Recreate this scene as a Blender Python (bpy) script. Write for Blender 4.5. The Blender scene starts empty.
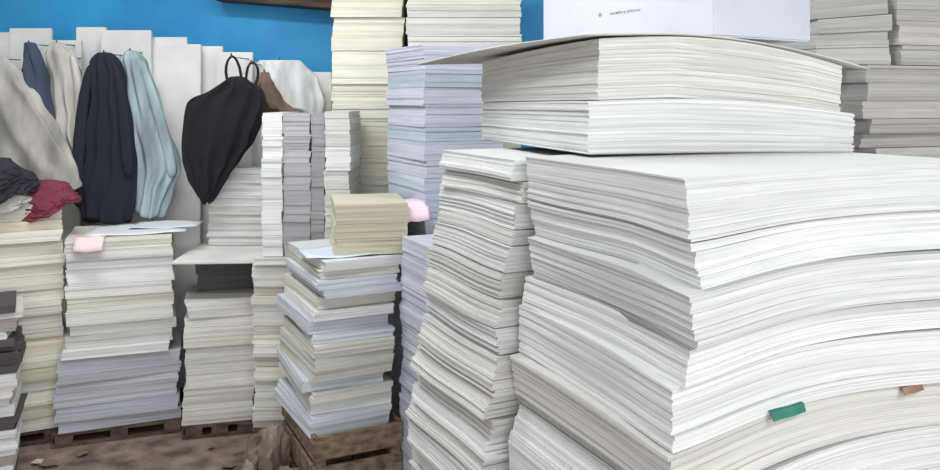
import bpy, bmesh, math, random
from mathutils import Vector, noise, Matrix

F = 820.0      # focal length in px for a 940 px wide frame
EYE = 1.5
scene = bpy.context.scene
try:
    scene.view_settings.view_transform = 'Standard'
except Exception: pass

def lin(c):
    return tuple(((v/255)/12.92 if v/255 <= 0.04045 else (((v/255)+0.055)/1.055)**2.4) for v in c)
def X(px, y): return (px-470)/F*y
def Z(py, y): return EYE-(py-100)/F*y

# ------------------------------------------------------------ materials
def new_mat(name):
    m = bpy.data.materials.new(name); m.use_nodes = True
    return m, m.node_tree.nodes, m.node_tree.links, m.node_tree.nodes['Principled BSDF']

def paper_mat():
    m, n, l, b = new_mat('paper_edges')
    uv = n.new('ShaderNodeUVMap'); uv.uv_map = 'UVMap'
    mp = n.new('ShaderNodeMapping'); mp.inputs['Scale'].default_value = (1.2, 190, 1)
    l.new(uv.outputs[0], mp.inputs[0])
    nz = n.new('ShaderNodeTexNoise'); nz.inputs['Scale'].default_value = 1.0
    nz.inputs['Detail'].default_value = 3; nz.inputs['Roughness'].default_value = 0.7
    l.new(mp.outputs[0], nz.inputs['Vector'])
    cr = n.new('ShaderNodeValToRGB')
    cr.color_ramp.elements[0].position = 0.30; cr.color_ramp.elements[0].color = (.68, .67, .66, 1)
    cr.color_ramp.elements[1].position = 0.54; cr.color_ramp.elements[1].color = (1, 1, 1, 1)
    l.new(nz.outputs[0], cr.inputs[0])
    at = n.new('ShaderNodeVertexColor'); at.layer_name = 'Tint'
    mp2 = n.new('ShaderNodeMapping'); mp2.inputs['Scale'].default_value = (5, 14, 1)
    l.new(uv.outputs[0], mp2.inputs[0])
    n2 = n.new('ShaderNodeTexNoise'); n2.inputs['Scale'].default_value = 1
    l.new(mp2.outputs[0], n2.inputs['Vector'])
    cr2 = n.new('ShaderNodeValToRGB')
    cr2.color_ramp.elements[0].position = 0.3; cr2.color_ramp.elements[0].color = (.88, .88, .89, 1)
    cr2.color_ramp.elements[1].position = 0.6; cr2.color_ramp.elements[1].color = (1, 1, 1, 1)
    l.new(n2.outputs[0], cr2.inputs[0])
    m1 = n.new('ShaderNodeMixRGB'); m1.blend_type = 'MULTIPLY'; m1.inputs[0].default_value = 0.85
    l.new(at.outputs[0], m1.inputs[1]); l.new(cr.outputs[0], m1.inputs[2])
    m2 = n.new('ShaderNodeMixRGB'); m2.blend_type = 'MULTIPLY'; m2.inputs[0].default_value = 1
    l.new(m1.outputs[0], m2.inputs[1]); l.new(cr2.outputs[0], m2.inputs[2])
    l.new(m2.outputs[0], b.inputs['Base Color'])
    b.inputs['Roughness'].default_value = 0.75
    bp = n.new('ShaderNodeBump'); bp.inputs['Strength'].default_value = 0.2; bp.inputs['Distance'].default_value = 0.002
    l.new(nz.outputs[0], bp.inputs['Height']); l.new(bp.outputs[0], b.inputs['Normal'])
    return m
PAPER = paper_mat()

def simple_mat(name, col, rough=0.8, var=0.15, scale=8, bump=0.1, col2=None, stretch=(1,1,1), metallic=0):
    m, n, l, b = new_mat(name)
    tc = n.new('ShaderNodeTexCoord'); mp = n.new('ShaderNodeMapping')
    mp.inputs['Scale'].default_value = stretch
    l.new(tc.outputs['Object'], mp.inputs[0])
    nz = n.new('ShaderNodeTexNoise'); nz.inputs['Scale'].default_value = scale; nz.inputs['Detail'].default_value = 6
    l.new(mp.outputs[0], nz.inputs['Vector'])
    cr = n.new('ShaderNodeValToRGB')
    c = lin(col); d = lin(col2) if col2 else tuple(v*(1-var*2) for v in c)
    cr.color_ramp.elements[0].position = .35; cr.color_ramp.elements[0].color = (*d, 1)
    cr.color_ramp.elements[1].position = .62; cr.color_ramp.elements[1].color = (*c, 1)
    l.new(nz.outputs[0], cr.inputs[0]); l.new(cr.outputs[0], b.inputs['Base Color'])
    b.inputs['Roughness'].default_value = rough; b.inputs['Metallic'].default_value = metallic
    bp = n.new('ShaderNodeBump'); bp.inputs['Strength'].default_value = bump; bp.inputs['Distance'].default_value = .01
    l.new(nz.outputs[0], bp.inputs['Height']); l.new(bp.outputs[0], b.inputs['Normal'])
    return m

WOOD = simple_mat('pallet_wood', (150,128,106), .8, scale=6, col2=(100,82,66), stretch=(1,8,8))
DARKWOOD = simple_mat('dark_wood', (96,78,66), .8, scale=5, col2=(58,46,40), stretch=(1,8,8))
BLUE = simple_mat('blue_painted_wall', (54,166,222), .6, scale=2.5, col2=(40,148,206), bump=.03)
GREYWALL = simple_mat('grey_plaster', (190,190,188), .9, scale=3, col2=(170,170,170))
FLOORM = simple_mat('dirty_floor', (142,122,106), .9, scale=9, col2=(84,72,66), bump=.4)
BOARDM = simple_mat('white_board', (226,224,220), .8, scale=4, col2=(208,207,204), bump=.05)
KRAFT = simple_mat('kraft_paper', (150,122,96), .85, scale=12, col2=(110,90,74), bump=.3)
CARTON = simple_mat('white_carton', (212,216,225), .55, scale=3, col2=(202,206,217), bump=.03)

def finish(bm, name, mats, smooth=False):
    me = bpy.data.meshes.new(name); bm.to_mesh(me); bm.free()
    for m in mats: me.materials.append(m)
    if smooth:
        for p in me.polygons: p.use_smooth = True
    o = bpy.data.objects.new(name, me); scene.collection.objects.link(o)
    return o

def box_into(bm, cx, cy, cz, sx, sy, sz, rot=None, bev=0.0):
    r = bmesh.ops.create_cube(bm, size=1)
    vs = r['verts']
    bmesh.ops.scale(bm, vec=(sx, sy, sz), verts=vs)
    if bev:
        es = list({e for v in vs for e in v.link_edges})
        q = bmesh.ops.bevel(bm, geom=es, offset=bev, segments=2, affect='EDGES')
        vs = list({v for f in q['faces'] for v in f.verts} | {v for v in vs if v.is_valid})
    if rot: bmesh.ops.transform(bm, matrix=rot, verts=vs)
    bmesh.ops.translate(bm, vec=(cx, cy, cz), verts=vs)

# ------------------------------------------------------------ paper stacks
WHITE=(232,233,231); CREAM=(228,225,212); YEL=(220,213,186); GREY=(196,193,188); LAV=(210,214,228); BLU=(202,212,226); WARM=(225,223,216)

def stack(name, corner, ang, w, d, z0, z1, ream=(0.035, 0.07), sub=0.009, rj=0.005, sj=0.0012, rr=0.6,
          tints=(WHITE, CREAM), seed=1, bend=None, lean=None, nx=6, ny=6, gap=0.0013, shear=0.006, coarse_below=None, gap_shade=.68):
    rnd = random.Random(seed)
    bm = bmesh.new(); uvl = bm.loops.layers.uv.new('UVMap')
    cl = bm.loops.layers.float_color.new('Tint')
    a0 = math.radians(ang)
    U = Vector((math.cos(a0), math.sin(a0))); V = Vector((-math.sin(a0), math.cos(a0)))
    C = Vector(corner[:2])
    bend = bend or (lambda u, v, z: 0.0)
    lean = lean or (lambda z: (0.0, 0.0))
    def slab(za, zb, ou, ov, dr, tint, inset=0):
        gx, gy = nx, ny
        ca, sa = math.cos(dr), math.sin(dr)
        def pos(i, j, z):
            u = inset + (w-2*inset)*i/gx; v = inset + (d-2*inset)*j/gy
            uu = (u-w/2)*ca-(v-d/2)*sa + w/2 + ou
            vv = (u-w/2)*sa+(v-d/2)*ca + d/2 + ov
            lu, lv = lean(z)
            p = C + U*(uu+lu) + V*(vv+lv)
            return (p.x, p.y, z + bend(u/w, v/d, (z-z0)/(z1-z0)))
        top = [[bm.verts.new(pos(i, j, zb)) for j in range(gy+1)] for i in range(gx+1)]
        ring = [(i,0) for i in range(gx)] + [(gx,j) for j in range(gy)] + [(i,gy) for i in range(gx,0,-1)] + [(0,j) for j in range(gy,0,-1)]
        bot = {k: bm.verts.new(pos(k[0], k[1], za)) for k in ring}
        t = lin(tint)
        def paint(f, uvs):
            for lp, q in zip(f.loops, uvs):
                lp[uvl].uv = q; lp[cl] = (*t, 1)
        uo = rnd.random()*30
        for i in range(gx):
            for j in range(gy):
                f = bm.faces.new((top[i][j], top[i+1][j], top[i+1][j+1], top[i][j+1]))
                paint(f, [(5.3, .512)]*4)
        n = len(ring); per = 0
        for k in range(n):
            a, b2 = ring[k], ring[(k+1) % n]
            L = (w/gx) if a[1] == b2[1] else (d/gy)
            f = bm.faces.new((bot[a], bot[b2], top[b2[0]][b2[1]], top[a[0]][a[1]]))
            paint(f, [(uo+per, za), (uo+per+L, za), (uo+per+L, zb), (uo+per, zb)])
            per += L
        f = bm.faces.new([bot[k] for k in reversed(ring)])
        paint(f, [(5.3, .512)]*n)
    z = z0
    while z < z1-1e-4:
        s = sub
        h = rnd.uniform(*ream)
        if coarse_below and z < coarse_below: s = 0.05; h = max(h, .05)
        h = min(h, z1-z)
        if z1-(z+h) < ream[0]*0.75: h = z1-z
        ou, ov = rnd.gauss(0, rj), rnd.gauss(0, rj); dr = math.radians(rnd.gauss(0, rr))
        shu, shv = rnd.gauss(0, shear), rnd.gauss(0, shear)
        tint = tints[rnd.randrange(len(tints))]
        k = rnd.uniform(.95, 1.02); tint = tuple(min(250, c*k) for c in tint)
        zz = z+gap; zend = z+h
        slab(z, zz, ou, ov, dr, tuple(c*gap_shade for c in tint), inset=0.005)  # inset slab between reams, gap shadow put into its darker tint
        while zz < zend-1e-5:
            st = min(s*rnd.uniform(.5, 1.5), zend-zz)
            fr = (zz-z)/h-.5
            k = rnd.uniform(.96, 1.02)
            slab(zz, zz+st, ou+shu*fr+rnd.gauss(0, sj), ov+shv*fr+rnd.gauss(0, sj), dr+math.radians(rnd.gauss(0, rr*.12)),
                 tuple(min(252, c*k) for c in tint))
            zz += st
        z = zend
    return finish(bm, name, [PAPER])

def pallet(name, x0, x1, y0, y1, h=0.1, mat=None, ang=0):
    bm = bmesh.new(); w = x1-x0; d = y1-y0; t = h*.22
    n = max(4, int(d/.11))
    for i in range(n):
        box_into(bm, 0, -d/2+d*(i+.5)/n, h-t/2, w, d/n*.8, t)
    for i in range(3):
        box_into(bm, -w/2+.05+(w-.1)*i/2, 0, h-t-(h-2*t)/2, .07, d, h-2*t)
    for i in range(3):
        box_into(bm, 0, -d/2+.05+(d-.1)*i/2, t/2, w, .09, t)
    bmesh.ops.transform(bm, matrix=Matrix.Translation(((x0+x1)/2, (y0+y1)/2, 0)) @ Matrix.Rotation(math.radians(ang), 4, 'Z'), verts=bm.verts)
    return finish(bm, name, [mat or WOOD])

def pallet_for(corner, ang, w, d, h=.1, name='wooden_pallet', mat=None):
    a = math.radians(ang)
    cx = corner[0]+math.cos(a)*w/2-math.sin(a)*d/2; cy = corner[1]+math.sin(a)*w/2+math.cos(a)*d/2
    return pallet(name, cx-w/2-.01, cx+w/2+.01, cy-d/2-.01, cy+d/2+.01, h, mat, ang)

# ---- foreground stacks
def b1(u, v, h):
    k = min(1, h*2.5)
    top = 1-max(0, (h-.9)/.1)*.8
    e = -0.014*math.exp(-(u*u+v*v)/.05)
    return (e + .020*math.sin(math.pi*min(1, u)) + .004*math.sin(5*u+9*h) + .002*math.sin(6*v+14*h))*k*top
L1 = lambda z: (-.045*max(0, min(1, (1.3-z)/.5)), 0)
stack('foreground_paper_stack', (.342,1.25), 26, .74, .50, .10, 1.381, ream=(.06,.10), sub=.006, rj=.006, sj=.0012, rr=.6,
      tints=(WHITE, WHITE, WARM), seed=15, bend=b1, lean=L1, nx=16, ny=10, gap=.0022, shear=.014, coarse_below=.75)
pallet_for((.30,1.25), 26, .74, .50)
def b2(u, v, h): return (.003*math.sin(6*v+12*h))*min(1, h*2)*(1-max(0, (h-.93)/.07))
L2 = lambda z: (-.09*max(0, min(1, (1.32-z)/.6))-.0, 0)
stack('leaning_paper_stack', (.100,1.735), 26, .60, .39, .10, 1.372, ream=(.03,.07), sub=.0055, rj=.006, sj=.0018, rr=.9,
      tints=(WARM, WHITE, WARM), seed=8, bend=b2, lean=L2, nx=6, ny=8, gap=.0025, shear=.012, coarse_below=.65)
pallet_for((.02,1.78), 26, .60, .36)

def bT(u, v, h): return (-.020*u*u*(.4+h) + .010*math.sin(math.pi*u)*h - .006*v*v*h)
stack('curled_paper_ream', (.24,1.667), 17, .66, .70, 1.388, 1.497, ream=(.113,.113), sub=.006, rj=.0, sj=.0012, rr=.0,
      tints=(WHITE,), seed=11, bend=bT, nx=14, ny=10, gap=.002, shear=.004)
def bT2(u, v, h): return (-.020*u*u*1.4 + .010*math.sin(math.pi*u) - .006*v*v) - .020*u*u*h + .006*math.sin(math.pi*u)*h - .012*h*v*v
stack('curled_paper_ream', (.262,1.672), 19, .62, .70, 1.4975, 1.625, ream=(.14,.14), sub=.006, rj=.0, sj=.0014, rr=.0,
      tints=(WARM,), seed=12, bend=bT2, nx=14, ny=10, gap=.003, shear=.01)

def cover():
    bm = bmesh.new(); a = math.radians(25); n = 24
    U = Vector((math.cos(a), math.sin(a))); V = Vector((-math.sin(a), math.cos(a))); C = Vector((.235,1.63)); w, d = .80, .94
    g = []
    for i in range(n+1):
        row = []
        for j in range(n+1):
            u, v = i/n, j/n
            p = C+U*(w*u)+V*(d*v)
            z = 1.636 + .010*math.sin(math.pi*u) - .060*max(0, u-.25)**1.6/.63 - .040*max(0, v-.3)**1.5 - .004*(1-u)
            row.append(bm.verts.new((p.x, p.y, z)))
        g.append(row)
    for i in range(n):
        for j in range(n): bm.faces.new((g[i][j], g[i+1][j], g[i+1][j+1], g[i][j+1]))
    o = finish(bm, 'cardboard_cover_sheet', [simple_mat('cover_board', (216,211,203), .8, scale=5, col2=(198,193,185))], True)
    s = o.modifiers.new('t', 'SOLIDIFY'); s.thickness = .003
    return o
cover()

def carton(name, corner, ang, w, d, z0, h, mark=True):
    a = math.radians(ang)
    M = Matrix.Translation((corner[0], corner[1], z0)) @ Matrix.Rotation(a, 4, 'Z')
    bm = bmesh.new()
    box_into(bm, w/2, d/2, h/2, w, d, h, bev=.004)
    box_into(bm, w/2, d/2, h-.006, w+.004, d+.004, .012, bev=.002)
    box_into(bm, w/2, d/2, h+.0005, .05, d+.004, .001)
    bmesh.ops.transform(bm, matrix=M, verts=bm.verts)
    o = finish(bm, name, [CARTON])
    if mark:
        bm = bmesh.new()
        r = bmesh.ops.create_circle(bm, cap_ends=True, radius=.006, segments=20)
        bmesh.ops.transform(bm, matrix=Matrix.Translation((-.0008, .375, .080)) @ Matrix.Rotation(math.radians(-90), 4, 'Y'), verts=r['verts'])
        nd = len(bm.faces)
        rnd = random.Random(2)
        y = .335
        for k in range(13):
            hh = rnd.choice((.005, .007, .005)); ww = rnd.choice((.003,.005,.006))
            box_into(bm, -.0006, y, .080+hh/2-.0035, .0006, ww, hh); y -= ww+.0035
        for i, f in enumerate(bm.faces): f.material_index = 0 if i < nd else 1
        bmesh.ops.transform(bm, matrix=M, verts=bm.verts)
        mk = finish(bm, 'printed_mark', [simple_mat('dark_print', (60,64,74), .7), simple_mat('grey_print', (158,162,172), .7)])
        mk.parent = o
    return o
carton('white_carton', (.535,1.80), 32, .34, .62, 1.640, .20)

def tag(name, t, py, ww, hh, col, tilt):
    a = math.radians(26); p = Vector((.32+math.cos(a)*t, 1.243+math.sin(a)*t)); z = EYE-(py-100)/F*p.y
    bm = bmesh.new(); n = 8; g = []
    for i in range(n+1):
        x = -ww/2+ww*i/n
        row = []
        for j, yy in enumerate((.03, -.006, -.008, -.010)):
            zz = (0.002, .002, -.003, -hh)[j]
            row.append(bm.verts.new((x, yy, zz+.0005*math.sin(i))))
        g.append(row)
    for i in range(n):
        for j in range(3): bm.faces.new((g[i][j], g[i+1][j], g[i+1][j+1], g[i][j+1]))
    bmesh.ops.transform(bm, matrix=Matrix.Translation((p.x, p.y, z)) @ Matrix.Rotation(a, 4, 'Z') @ Matrix.Rotation(tilt, 4, 'Y'), verts=bm.verts)
    o = finish(bm, name, [simple_mat(name+'_m', col, .7, scale=20)])
    s = o.modifiers.new('t', 'SOLIDIFY'); s.thickness = .001
tag('green_paper_tag', .215, 408, .072, .011, (56,128,112), math.radians(-3))
tag('brown_paper_tag', .52, 386, .052, .009, (156,120,102), math.radians(-1))

# ---- right background
pallet_for((1.115,2.30), 18, .55, .5)
stack('grey_paper_pile', (1.115,2.30), 18, .55, .5, .10, 1.598, ream=(.04,.08), sub=.012, tints=(GREY, (204,200,192)), seed=21, rj=.008, rr=1, coarse_below=1.1)
stack('grey_paper_ream_pile', (.985,2.34), 14, .25, .42, 1.602, 1.80, ream=(.03,.045), sub=.01, tints=(GREY,(206,204,200)), seed=22, rj=.006, rr=1.4, bend=lambda u,v,h:.035*u*h)
stack('grey_paper_ream_pile', (1.245,2.40), 16, .42, .4, 1.602, 1.80, ream=(.04,.06), sub=.012, tints=(GREY,(206,202,198)), seed=23, rj=.006, rr=1)
carton('cardboard_carton', (1.25,2.42), 16, .38, .36, 1.803, .2, False).data.materials[0] = KRAFT

# ---- centre stacks
pallet_for((-.153,3.15), 26, .32, .42)
stack('lavender_paper_stack', (-.173,3.15), 26, .34, .42, .10, 1.715, ream=(.05,.09), sub=.014, tints=(LAV,(214,218,230),BLU), seed=31, rj=.003, rr=.4, coarse_below=.9)
pallet_for((-.105,2.73), 26, .3, .34)
stack('bluish_paper_stack', (-.105,2.73), 26, .3, .34, .10, .995, ream=(.04,.08), sub=.012, tints=(LAV,(212,215,226)), seed=32, rj=.005, rr=.8)
pallet('wooden_pallet', -.66, .26, 3.80, 4.28)
stack('tall_cream_paper_stack', (-.655,3.88), 0, .335, .4, .10, 2.25, ream=(.05,.10), sub=.015, tints=(CREAM,(224,220,202)), seed=33, rj=.004, rr=.4, coarse_below=.9)
stack('tall_cream_paper_stack', (-.295,3.82), 0, .53, .42, .10, 2.20, ream=(.05,.10), sub=.015, tints=(CREAM,WARM), seed=34, rj=.004, rr=.4, coarse_below=1.2)

def crate(name, corner, ang, w, d, h):
    bm = bmesh.new()
    for s in (0, 1):
        for k in range(3):
            box_into(bm, w/2, s*d, .04+(h-.06)*k/2.2+.02, w, .015, (h)/3*.82)
            box_into(bm, s*w, d/2, .04+(h-.06)*k/2.2+.02, .015, d, (h)/3*.82)
    for x in (0.02, w-.02):
        for y in (0.02, d-.02): box_into(bm, x, y, (h-.015)/2, .035, .035, h-.015)
    n = 6
    for k in range(n): box_into(bm, w/2, d*(k+.5)/n, h-.008, w+.02, d/n*.92, .016)
    bmesh.ops.transform(bm, matrix=Matrix.Translation((corner[0], corner[1], 0)) @ Matrix.Rotation(math.radians(ang), 4, 'Z'), verts=bm.verts)
    return finish(bm, name, [WOOD])
crate('wooden_crate', (-.54,2.87), 26, .32, .48, .30)
stack('fanned_paper_stack', (-.548,2.90), 26, .30, .47, .302, .925, ream=(.03,.055), sub=.012, tints=(WHITE,CREAM,WARM,(218,224,230)), seed=41, rj=.013, rr=2.2,
      lean=lambda z: (-.05*max(0,(.75-z))/.45+.02, 0))
stack('yellow_paper_ream', (-.495,3.00), 12, .27, .34, .928, 1.115, ream=(.045,.07), sub=.009, tints=(YEL,(214,208,184)), seed=42, rj=.003, rr=.8)

# tall twin stacks
pallet('wooden_pallet', -.93, -.52, 3.5, 3.85)
stack('cream_paper_stack', (-.925,3.5), 0, .40, .35, .10, .83, ream=(.03,.06), sub=.012, tints=(CREAM,WARM), seed=51, rj=.006, rr=1)
stack('tall_narrow_paper_stack', (-.885,3.49), 0, .085, .34, .832, 1.445, ream=(.08,.14), sub=.02, tints=(WHITE,), seed=52, rj=.002, rr=.3)
stack('tall_narrow_paper_stack', (-.797,3.50), 0, .115, .34, .832, 1.44, ream=(.05,.08), sub=.012, tints=((190,187,190),(184,182,186)), seed=53, rj=.0015, rr=.2, gap_shade=.9)
stack('tall_narrow_paper_stack', (-.68,3.505), 0, .058, .33, .832, 1.44, ream=(.1,.2), sub=.02, tints=((166,164,166),), seed=54, rj=.001, rr=.2)
stack('tall_narrow_paper_stack', (-.618,3.49), 0, .105, .34, .832, 1.45, ream=(.08,.14), sub=.015, tints=(WHITE,WARM), seed=55, rj=.002, rr=.3)

# stack C with overhanging board
pallet_for((-1.26,3.62), 15, .30, .34, .06, mat=DARKWOOD)
stack('cream_paper_stack', (-1.26,3.62), 15, .30, .34, .06, .61, ream=(.04,.08), sub=.012, tints=(CREAM,WARM), seed=61, rj=.005, rr=1)
stack('shade_tinted_ream', (-1.27,3.80), 15, .27, .15, .612, .775, ream=(.05,.08), sub=.012, tints=((90,90,92),), seed=62)  # dark tint carries the shadow of the recess under the board
bm = bmesh.new(); box_into(bm, -1.135, 3.84, .784, .38, .46, .014, bev=.003, rot=Matrix.Rotation(math.radians(4), 4, 'Z')); finish(bm, 'white_shelf_board', [BOARDM])
stack('pale_paper_ream_pile', (-1.27,3.98), 0, .33, .12, .793, 1.17, ream=(.03,.05), sub=.012, tints=(WARM,WHITE), seed=63, rj=.004)

# stack B
CB = (-1.752,3.55)
pallet_for((CB[0]-.04, CB[1]-.02), 20, .52, .42, .06, mat=DARKWOOD)
stack('grey_paper_stack', (CB[0]-.035, CB[1]-.01), 20, .50, .41, .06, .37, ream=(.04,.07), sub=.010, tints=((184,186,193),(196,196,203)), seed=71, rj=.008, rr=1.5)
stack('cream_paper_stack', CB, 20, .435, .40, .372, .895, ream=(.04,.075), sub=.012, tints=(CREAM,WARM,WHITE), seed=72, rj=.005, rr=.8)
def loose(name, cx, cy, z, w, d, ang, col, sag=.0, n=8, wav=.003):
    bm = bmesh.new(); g = []
    for i in range(n+1):
        row = []
        for j in range(n+1):
            x = (i/n-.5)*w; y = (j/n-.5)*d
            zz = wav*(1+math.sin(7*x/w+3*y/d)) - sag*max(0, .5-j/n)**1.5*2
            row.append(bm.verts.new((x, y, zz)))
        g.append(row)
    for i in range(n):
        for j in range(n): bm.faces.new((g[i][j], g[i+1][j], g[i+1][j+1], g[i][j+1]))
    bmesh.ops.transform(bm, matrix=Matrix.Translation((cx, cy, z)) @ Matrix.Rotation(math.radians(ang), 4, 'Z'), verts=bm.verts)
    o = finish(bm, name, [simple_mat(name+'_m', col, .8, var=.05)], True)
    s = o.modifiers.new('t', 'SOLIDIFY'); s.thickness = .002
    return o
loose('loose_paper_sheet', -1.54, 3.81, .900, .42, .32, 18, (224,227,228))
loose('loose_paper_sheet', -1.44, 3.90, .908, .30, .22, 8, (220,224,228))
loose('pink_paper_sheet', -1.66, 3.585, .899, .12, .10, 10, (228,204,206), sag=.08)
loose('pink_paper_slip', -.215, 3.17, 1.105, .10, .16, 12, (232,202,214), sag=.09)
loose('pale_blue_paper_sheet', -.50, 3.08, .929, .26, .22, 20, (204,214,228))

# stack A + clutter at left edge
CA = (-2.194,3.41)
pallet_for(CA, 28, .45, .40, .06, mat=DARKWOOD)
stack('yellow_paper_stack', CA, 28, .45, .40, .06, 1.045, ream=(.04,.07), sub=.012, tints=((220,215,190),CREAM,CREAM), seed=81, rj=.008, rr=1)
stack('magazine_pile', (-2.075,3.06), 25, .33, .28, .0, .70, ream=(.02,.05), sub=.010, tints=(WHITE,WHITE,(84,78,78),WARM,(170,160,152)), seed=85, rj=.012, rr=2.5)

# ------------------------------------------------------------ boards standing against the wall
def boards():
    bm = bmesh.new(); rnd = random.Random(9)
    spec = [(-25,22,32,30),(8,50,28,0),(40,80,40,0),(75,105,27,0),(100,150,30,0),(128,186,37,0),(190,222,46,0),(216,252,52,0),(245,262,62,0),(258,300,60,0),(290,331,72,0),(150,200,44,0)]
    for k, (a, b, t, _) in enumerate(spec):
        y = 4.18+rnd.uniform(0, .12); x0, x1 = X(a, y), X(b, y); zt = Z(t, y)
        box_into(bm, (x0+x1)/2, y+.012, zt/2, x1-x0, .022, zt, rot=Matrix.Rotation(math.radians(-.6), 4, 'X'), bev=.003)
    for a, b, t in ((-40,95,42),(80,190,48),(180,262,64),(250,334,82)):
        y = 4.34; x0, x1 = X(a, y), X(b, y); zt = Z(t, y)
        box_into(bm, (x0+x1)/2, y+.01, zt/2, x1-x0, .03, zt, bev=.003)
    return finish(bm, 'standing_white_boards', [BOARDM])
boards()

# ------------------------------------------------------------ garments
def cloth_mat(name, col, dark=.7):
    return simple_mat(name, col, .95, scale=9, col2=tuple(c*dark+4 for c in col), bump=.25, stretch=(1,1,.3))

def tube(bm, rows, depth, folds=7, amp=.18, seed=0, nt=72, nz=40):
    rows = sorted(rows, key=lambda r: -r[0])
    zt, zb = rows[0][0], rows[-1][0]
    def samp(z):
        for k in range(len(rows)-1):
            a, b = rows[k], rows[k+1]
            if a[0] >= z >= b[0]-1e-9:
                t = (a[0]-z)/max(1e-6, a[0]-b[0]); t = t*t*(3-2*t)*.5+t*.5
                return [a[i]+(b[i]-a[i])*t for i in range(1, 4)]
        return rows[-1][1:]
    rings = []
    for i in range(nz+1):
        f = i/nz; z = zt+(zb-zt)*f
        xl, xr, yc = samp(z); xc = (xl+xr)/2; hw = (xr-xl)/2
        ring = []
        for j in range(nt):
            th = 2*math.pi*j/nt
            A = amp*(.45+.55*f)
            q = 1-abs(math.sin((folds*th+1.7*math.sin(f*2.3+seed)+seed)/1.0))*1.6
            fold = 1+A*q+A*.4*math.sin((folds*2+1)*th-2*f+seed*2)
            c, s = math.cos(th), math.sin(th)
            dy = min(depth, hw*.9)
            n = noise.noise(Vector((xc*9+c*2+seed, s*2, z*7)))*.012
            x = xc+hw*c*(1+(fold-1)*.25)+n
            y = yc+dy*s*fold+n
            dz = .02*math.sin(folds*th*.5+seed)*f**3
            ring.append(bm.verts.new((x, y, z+dz)))
        rings.append(ring)
    for i in range(nz):
        for j in range(nt):
            k = (j+1) % nt
            bm.faces.new((rings[i][j], rings[i+1][j], rings[i+1][k], rings[i][k]))
    bm.faces.new(rings[0]); bm.faces.new(list(reversed(rings[-1])))

def limb(bm, pts, r, seed=0, n=14):
    P = [Vector(p) for p in pts]; rings = []
    m = len(P)
    for i, p in enumerate(P):
        t = (P[min(i+1, m-1)]-P[max(i-1, 0)]).normalized()
        a = t.cross(Vector((0, 1, 0.01))).normalized(); b = t.cross(a).normalized()
        rr = r[i] if isinstance(r, (list, tuple)) else r
        ring = []
        for j in range(n):
            th = 2*math.pi*j/n
            q = rr*(1+.15*math.sin(3*th+i+seed))
            ring.append(bm.verts.new(p+a*math.cos(th)*q+b*math.sin(th)*q*.7))
        rings.append(ring)
    for i in range(m-1):
        for j in range(n):
            k = (j+1) % n
            bm.faces.new((rings[i][j], rings[i+1][j], rings[i+1][k], rings[i][k]))
    bm.faces.new(rings[0]); bm.faces.new(list(reversed(rings[-1])))

def garment(name, rows_px, y, depth, col, folds=7, amp=.18, seed=0, sleeves=(), straps=(), dark=.7):
    bm = bmesh.new()
    rows = [(Z(r[0], y), X(r[1], y), X(r[2], y), y+(r[3] if len(r) > 3 else 0)) for r in rows_px]
    tube(bm, rows, depth, folds, amp, seed)
    for s in sleeves:
        pts = [(X(p[0], y), y-depth*.7+(p[3] if len(p) > 3 else 0), Z(p[1], y)) for p in s]
        limb(bm, pts, [p[2] for p in s], seed)
    for s in straps:
        pts = [(X(p[0], y), y, Z(p[1], y)) for p in s]
        limb(bm, pts, .008, seed, 8)
    bmesh.ops.recalc_face_normals(bm, faces=bm.faces)
    o = finish(bm, name, [cloth_mat(name+'_cloth', col, dark)], True)
    sb = o.modifiers.new('s', 'SUBSURF'); sb.levels = 1; sb.render_levels = 1
    return o

YC = 4.06
garment('grey_shirt', [(56,-30,6),(75,-34,22),(100,-36,40),(130,-36,56),(155,-30,70),(175,-20,80),(192,20,82)], YC-.14, .05, (178,174,166), 4, .28, 1)
garment('navy_jacket', [(42,26,34),(56,24,42),(80,22,48),(105,28,52),(128,40,55)], YC-.10, .04, (62,72,92), 3, .25, 2)
garment('cream_shirt', [(42,52,62),(56,48,76),(90,50,82),(130,52,82),(160,60,86),(178,68,84)], YC-.03, .05, (200,196,186), 4, .3, 3,
        sleeves=[[(74,52,.015),(82,80,.024),(84,115,.022),(82,150,.018)]])
garment('black_jacket', [(52,98,112),(60,92,120),(80,92,126),(120,88,132),(160,82,135),(195,79,136),(221,84,132)], YC-.06, .07, (30,32,44), 5, .28, 4,
        sleeves=[[(96,62,.018),(89,95,.028),(85,135,.030),(81,180,.028),(83,208,.024)],[(118,62,.018),(127,95,.026),(131,140,.03),(133,180,.026)]])
garment('pale_blue_shirt', [(50,126,136),(62,120,148),(90,124,156),(130,130,168),(155,134,178),(172,134,180),(188,134,172),(216,136,164)], YC, .055, (166,184,190), 5, .3, 5,
        sleeves=[[(144,58,.018),(156,95,.024),(166,130,.026),(173,160,.026),(175,178,.022)]])
garment('dark_trousers', [(56,66,74),(72,62,80),(105,68,84),(140,70,84),(168,74,82)], YC+.03, .03, (96,92,92), 4, .2, 6)
YB = 3.91
garment('black_camisole_top', [(76,232,242),(82,224,250),(88,214,261),(98,196,264),(108,187,264),(120,186,260),(140,185,252),(160,184,240),(178,190,228),(192,198,219),(202,204,212)], YB, .045, (22,22,28), 5, .36, 7,
        straps=[[(229,86),(225,72),(227,60),(233,54),(238,62),(242,74),(240,90)],[(252,92),(258,80),(259,68),(253,60),(247,66),(246,82)],
                [(212,94),(203,95),(195,98),(188,102),(186,112)]])
garment('brown_leather_bag', [(72,262,268),(84,256,274),(100,256,282),(112,262,294)], YC-.03, .05, (128,104,90), 3, .1, 8)
garment('white_cloth', [(60,262,300),(80,262,318),(100,266,324),(112,270,322)], YC+.03, .03, (222,222,222), 5, .15, 9)

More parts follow.
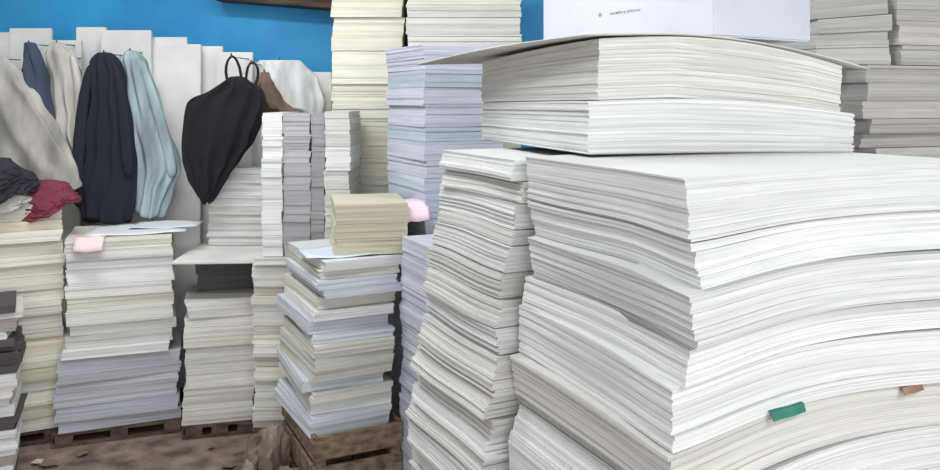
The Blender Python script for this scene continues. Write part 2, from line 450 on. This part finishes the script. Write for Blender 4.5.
bm = bmesh.new()
for px, py, y in ((30,43,YC-.10),(58,43,YC-.03),(105,53,YC-.06),(131,51,YC),(-12,57,YC-.14),(70,57,YC+.03),(232,56,YB),(252,63,YB),(265,72,YC-.03),(280,60,YC+.03)):
    limb(bm, [(X(px,y), 4.20, Z(py,y)+.0), (X(px,y), (y+4.2)/2, Z(py,y)-.003), (X(px,y), y-.01, Z(py,y)-.004), (X(px,y), y-.015, Z(py,y)+.012)], .004, 0, 8)
finish(bm, 'coat_hooks', [simple_mat('steel', (120,120,120), .4, metallic=.9)])

def heap(name, cx, cy, z, sx, sy, sz, col, seed, hang=.0, mat=None, ridge=.10):
    bm = bmesh.new()
    bmesh.ops.create_icosphere(bm, subdivisions=6, radius=1)
    for v in bm.verts:
        p = v.co.copy()
        f = noise.noise(p*1.3+Vector((seed, 0, 0)))
        g = noise.noise(Vector((p.x*1.2, p.y*2.2, p.z*4))+Vector((seed,5,2)))
        rid = 1-abs(math.sin(4*p.x*.5+5*p.z+2.6*g*2))
        r = 1+.22*f+ridge*rid**2
        q = Vector((p.x*sx*r, p.y*sy*r, max(-.25, p.z)*sz*r))
        if q.y < -sy*.55: q.z -= hang*(-q.y/sy-.55)*2
        v.co = q+Vector((cx, cy, z+sz*.25))
    return finish(bm, name, [mat or cloth_mat(name+'_cloth', col)], True)
heap('cream_cloth_heap', -2.14, 3.60, 1.05, .22, .15, .11, (202,198,188), 3, .05)
heap('black_cloth_heap', -2.08, 3.55, 1.10, .17, .12, .11, (42,42,50), 5, .05)
heap('red_cloth_heap', -1.90, 3.66, 1.045, .15, .11, .075, (122,50,64), 7, .08, ridge=.07)

# ------------------------------------------------------------ crumpled wrapping paper on floor (faceted)
def crumple(name, lumps, mat):
    bm = bmesh.new(); rnd = random.Random(len(lumps)*7+3)
    for (cx, cy, cz, sx, sy, sz) in lumps:
        r = bmesh.ops.create_icosphere(bm, subdivisions=3, radius=1)
        o = Vector((rnd.uniform(0, 50), 0, 0))
        for v in r['verts']:
            p = v.co.copy()
            k = 1+.35*noise.cell(p*2.2+o)*.6+.3*noise.noise(p*2+o)+rnd.uniform(-.05, .05)
            v.co = Vector((cx+p.x*sx*k, cy+p.y*sy*k, max(.003, cz+p.z*sz*k)))
    return finish(bm, name, [mat])
WA = simple_mat('wrap_a', (140,124,110), .85, scale=8, col2=(96,82,72), bump=.2)
WB = simple_mat('wrap_b', (186,178,168), .85, scale=8, col2=(150,138,126), bump=.2)
crumple('crumpled_kraft_paper', [(X(276,3.15),3.1,.14,.050,.07,.14),(X(290,3.0),2.94,.09,.045,.06,.09),(X(262,3.3),3.3,.08,.055,.08,.08)], WA)
crumple('crumpled_white_paper', [(X(262,3.2),2.99,.10,.035,.04,.07)], WB)

bm = bmesh.new(); rnd = random.Random(4)
for k in range(110):
    x = rnd.uniform(-2.0, .2); y = rnd.uniform(2.4, 3.6); s = rnd.uniform(.015, .06)
    a = rnd.uniform(0, 6.28); vs = []
    for q in range(5):
        t = a+q*2*math.pi/5; vs.append(bm.verts.new((x+math.cos(t)*s*rnd.uniform(.5,1), y+math.sin(t)*s*rnd.uniform(.5,1), .004+rnd.uniform(0,.012))))
    f = bm.faces.new(vs); f.material_index = rnd.choice((0,0,1,2))
finish(bm, 'floor_paper_scraps', [simple_mat('scrap_brown', (130,108,90), .9), simple_mat('scrap_white', (180,174,164), .9), simple_mat('scrap_dark', (70,60,56), .9)])

# ------------------------------------------------------------ room
def room_box(name, x0, x1, y0, y1, z0, z1, mat):
    bm = bmesh.new(); box_into(bm, (x0+x1)/2, (y0+y1)/2, (z0+z1)/2, x1-x0, y1-y0, z1-z0)
    return finish(bm, name, [mat])
room_box('floor', -3.0, 3.0, -2.5, 4.7, -.1, 0, FLOORM)
room_box('wall_back', -3.0, 3.0, 4.6, 4.7, 0, 2.9, BLUE)
room_box('wall_left', -3.1, -3.0, -2.5, 4.7, 0, 2.9, GREYWALL)
room_box('wall_right', 3.0, 3.1, -2.5, 4.7, 0, 2.9, GREYWALL)
room_box('ceiling', -3.1, 3.1, -2.5, 4.7, 2.9, 3.0, GREYWALL)
bm = bmesh.new()
ys = 4.48
x0b, x1b = X(215,ys), X(372,ys)
box_into(bm, (x0b+x1b)/2, ys+.04, Z(-4,ys), x1b-x0b, .16, .11, rot=Matrix.Rotation(math.radians(4.5), 4, 'Y'), bev=.004)
box_into(bm, (x0b+x1b)/2, ys-.02, Z(-14,ys), x1b-x0b, .28, .03, rot=Matrix.Rotation(math.radians(4.5), 4, 'Y'), bev=.004)
finish(bm, 'wooden_wall_beam', [DARKWOOD])

# ------------------------------------------------------------ lights
def em(name, col, s):
    m, n, l, b = new_mat(name)
    b.inputs['Emission Color'].default_value = (*col, 1); b.inputs['Emission Strength'].default_value = s
    return m
TUBE = em('tube_glow', (.93,.97,1), 6)
def fixture(x, y, ang, power, L=1.2):
    bm = bmesh.new()
    box_into(bm, 0, 0, .04, L+.06, .1, .05, bev=.005)
    h = finish(bm, 'fluorescent_light_fixture', [CARTON])
    h.location = (x, y, 2.83); h.rotation_euler = (0, 0, math.radians(ang))
    bm = bmesh.new()
    r = bmesh.ops.create_cone(bm, cap_ends=True, radius1=.014, radius2=.014, depth=L, segments=16)
    bmesh.ops.rotate(bm, matrix=Matrix.Rotation(math.radians(90), 3, 'Y'), verts=bm.verts)
    t = finish(bm, 'tube', [TUBE], True); t.parent = h
    ld = bpy.data.lights.new('tube_light', 'AREA'); ld.shape = 'RECTANGLE'; ld.size = L; ld.size_y = .3; ld.energy = power; ld.color = (.95,.98,1)
    lo = bpy.data.objects.new('tube_lamp', ld); scene.collection.objects.link(lo); lo.parent = h; lo.location = (0, 0, -.03)
fixture(1.9, -.3, 80, 55)
fixture(-.6, 1.6, 0, 24)
fixture(-1.3, 2.9, 0, 34)
fixture(1.2, 2.6, 0, 24)
ld = bpy.data.lights.new('added_front_fill', 'AREA'); ld.shape = 'RECTANGLE'; ld.size = 4.2; ld.size_y = 2.4; ld.energy = 84; ld.color = (.96,.985,1)  # unseen area light added behind the camera to brighten the front faces
lo = bpy.data.objects.new('added_front_fill', ld); scene.collection.objects.link(lo)
lo.location = (.8, -2.4, 1.6); lo.rotation_euler = (math.radians(90), 0, math.radians(5))

w = bpy.data.worlds.new('world'); scene.world = w; w.use_nodes = True
w.node_tree.nodes['Background'].inputs[0].default_value = (.92,.95,1,1)
w.node_tree.nodes['Background'].inputs[1].default_value = 1.0

# ------------------------------------------------------------ camera
cd = bpy.data.cameras.new('camera'); cam = bpy.data.objects.new('camera', cd); scene.collection.objects.link(cam)
cam.location = (0, 0, EYE); cam.rotation_euler = (math.radians(90), 0, 0)
cd.sensor_width = 36; cd.lens = 36*F/940; cd.shift_y = -135/940; cd.clip_start = .02
scene.camera = cam
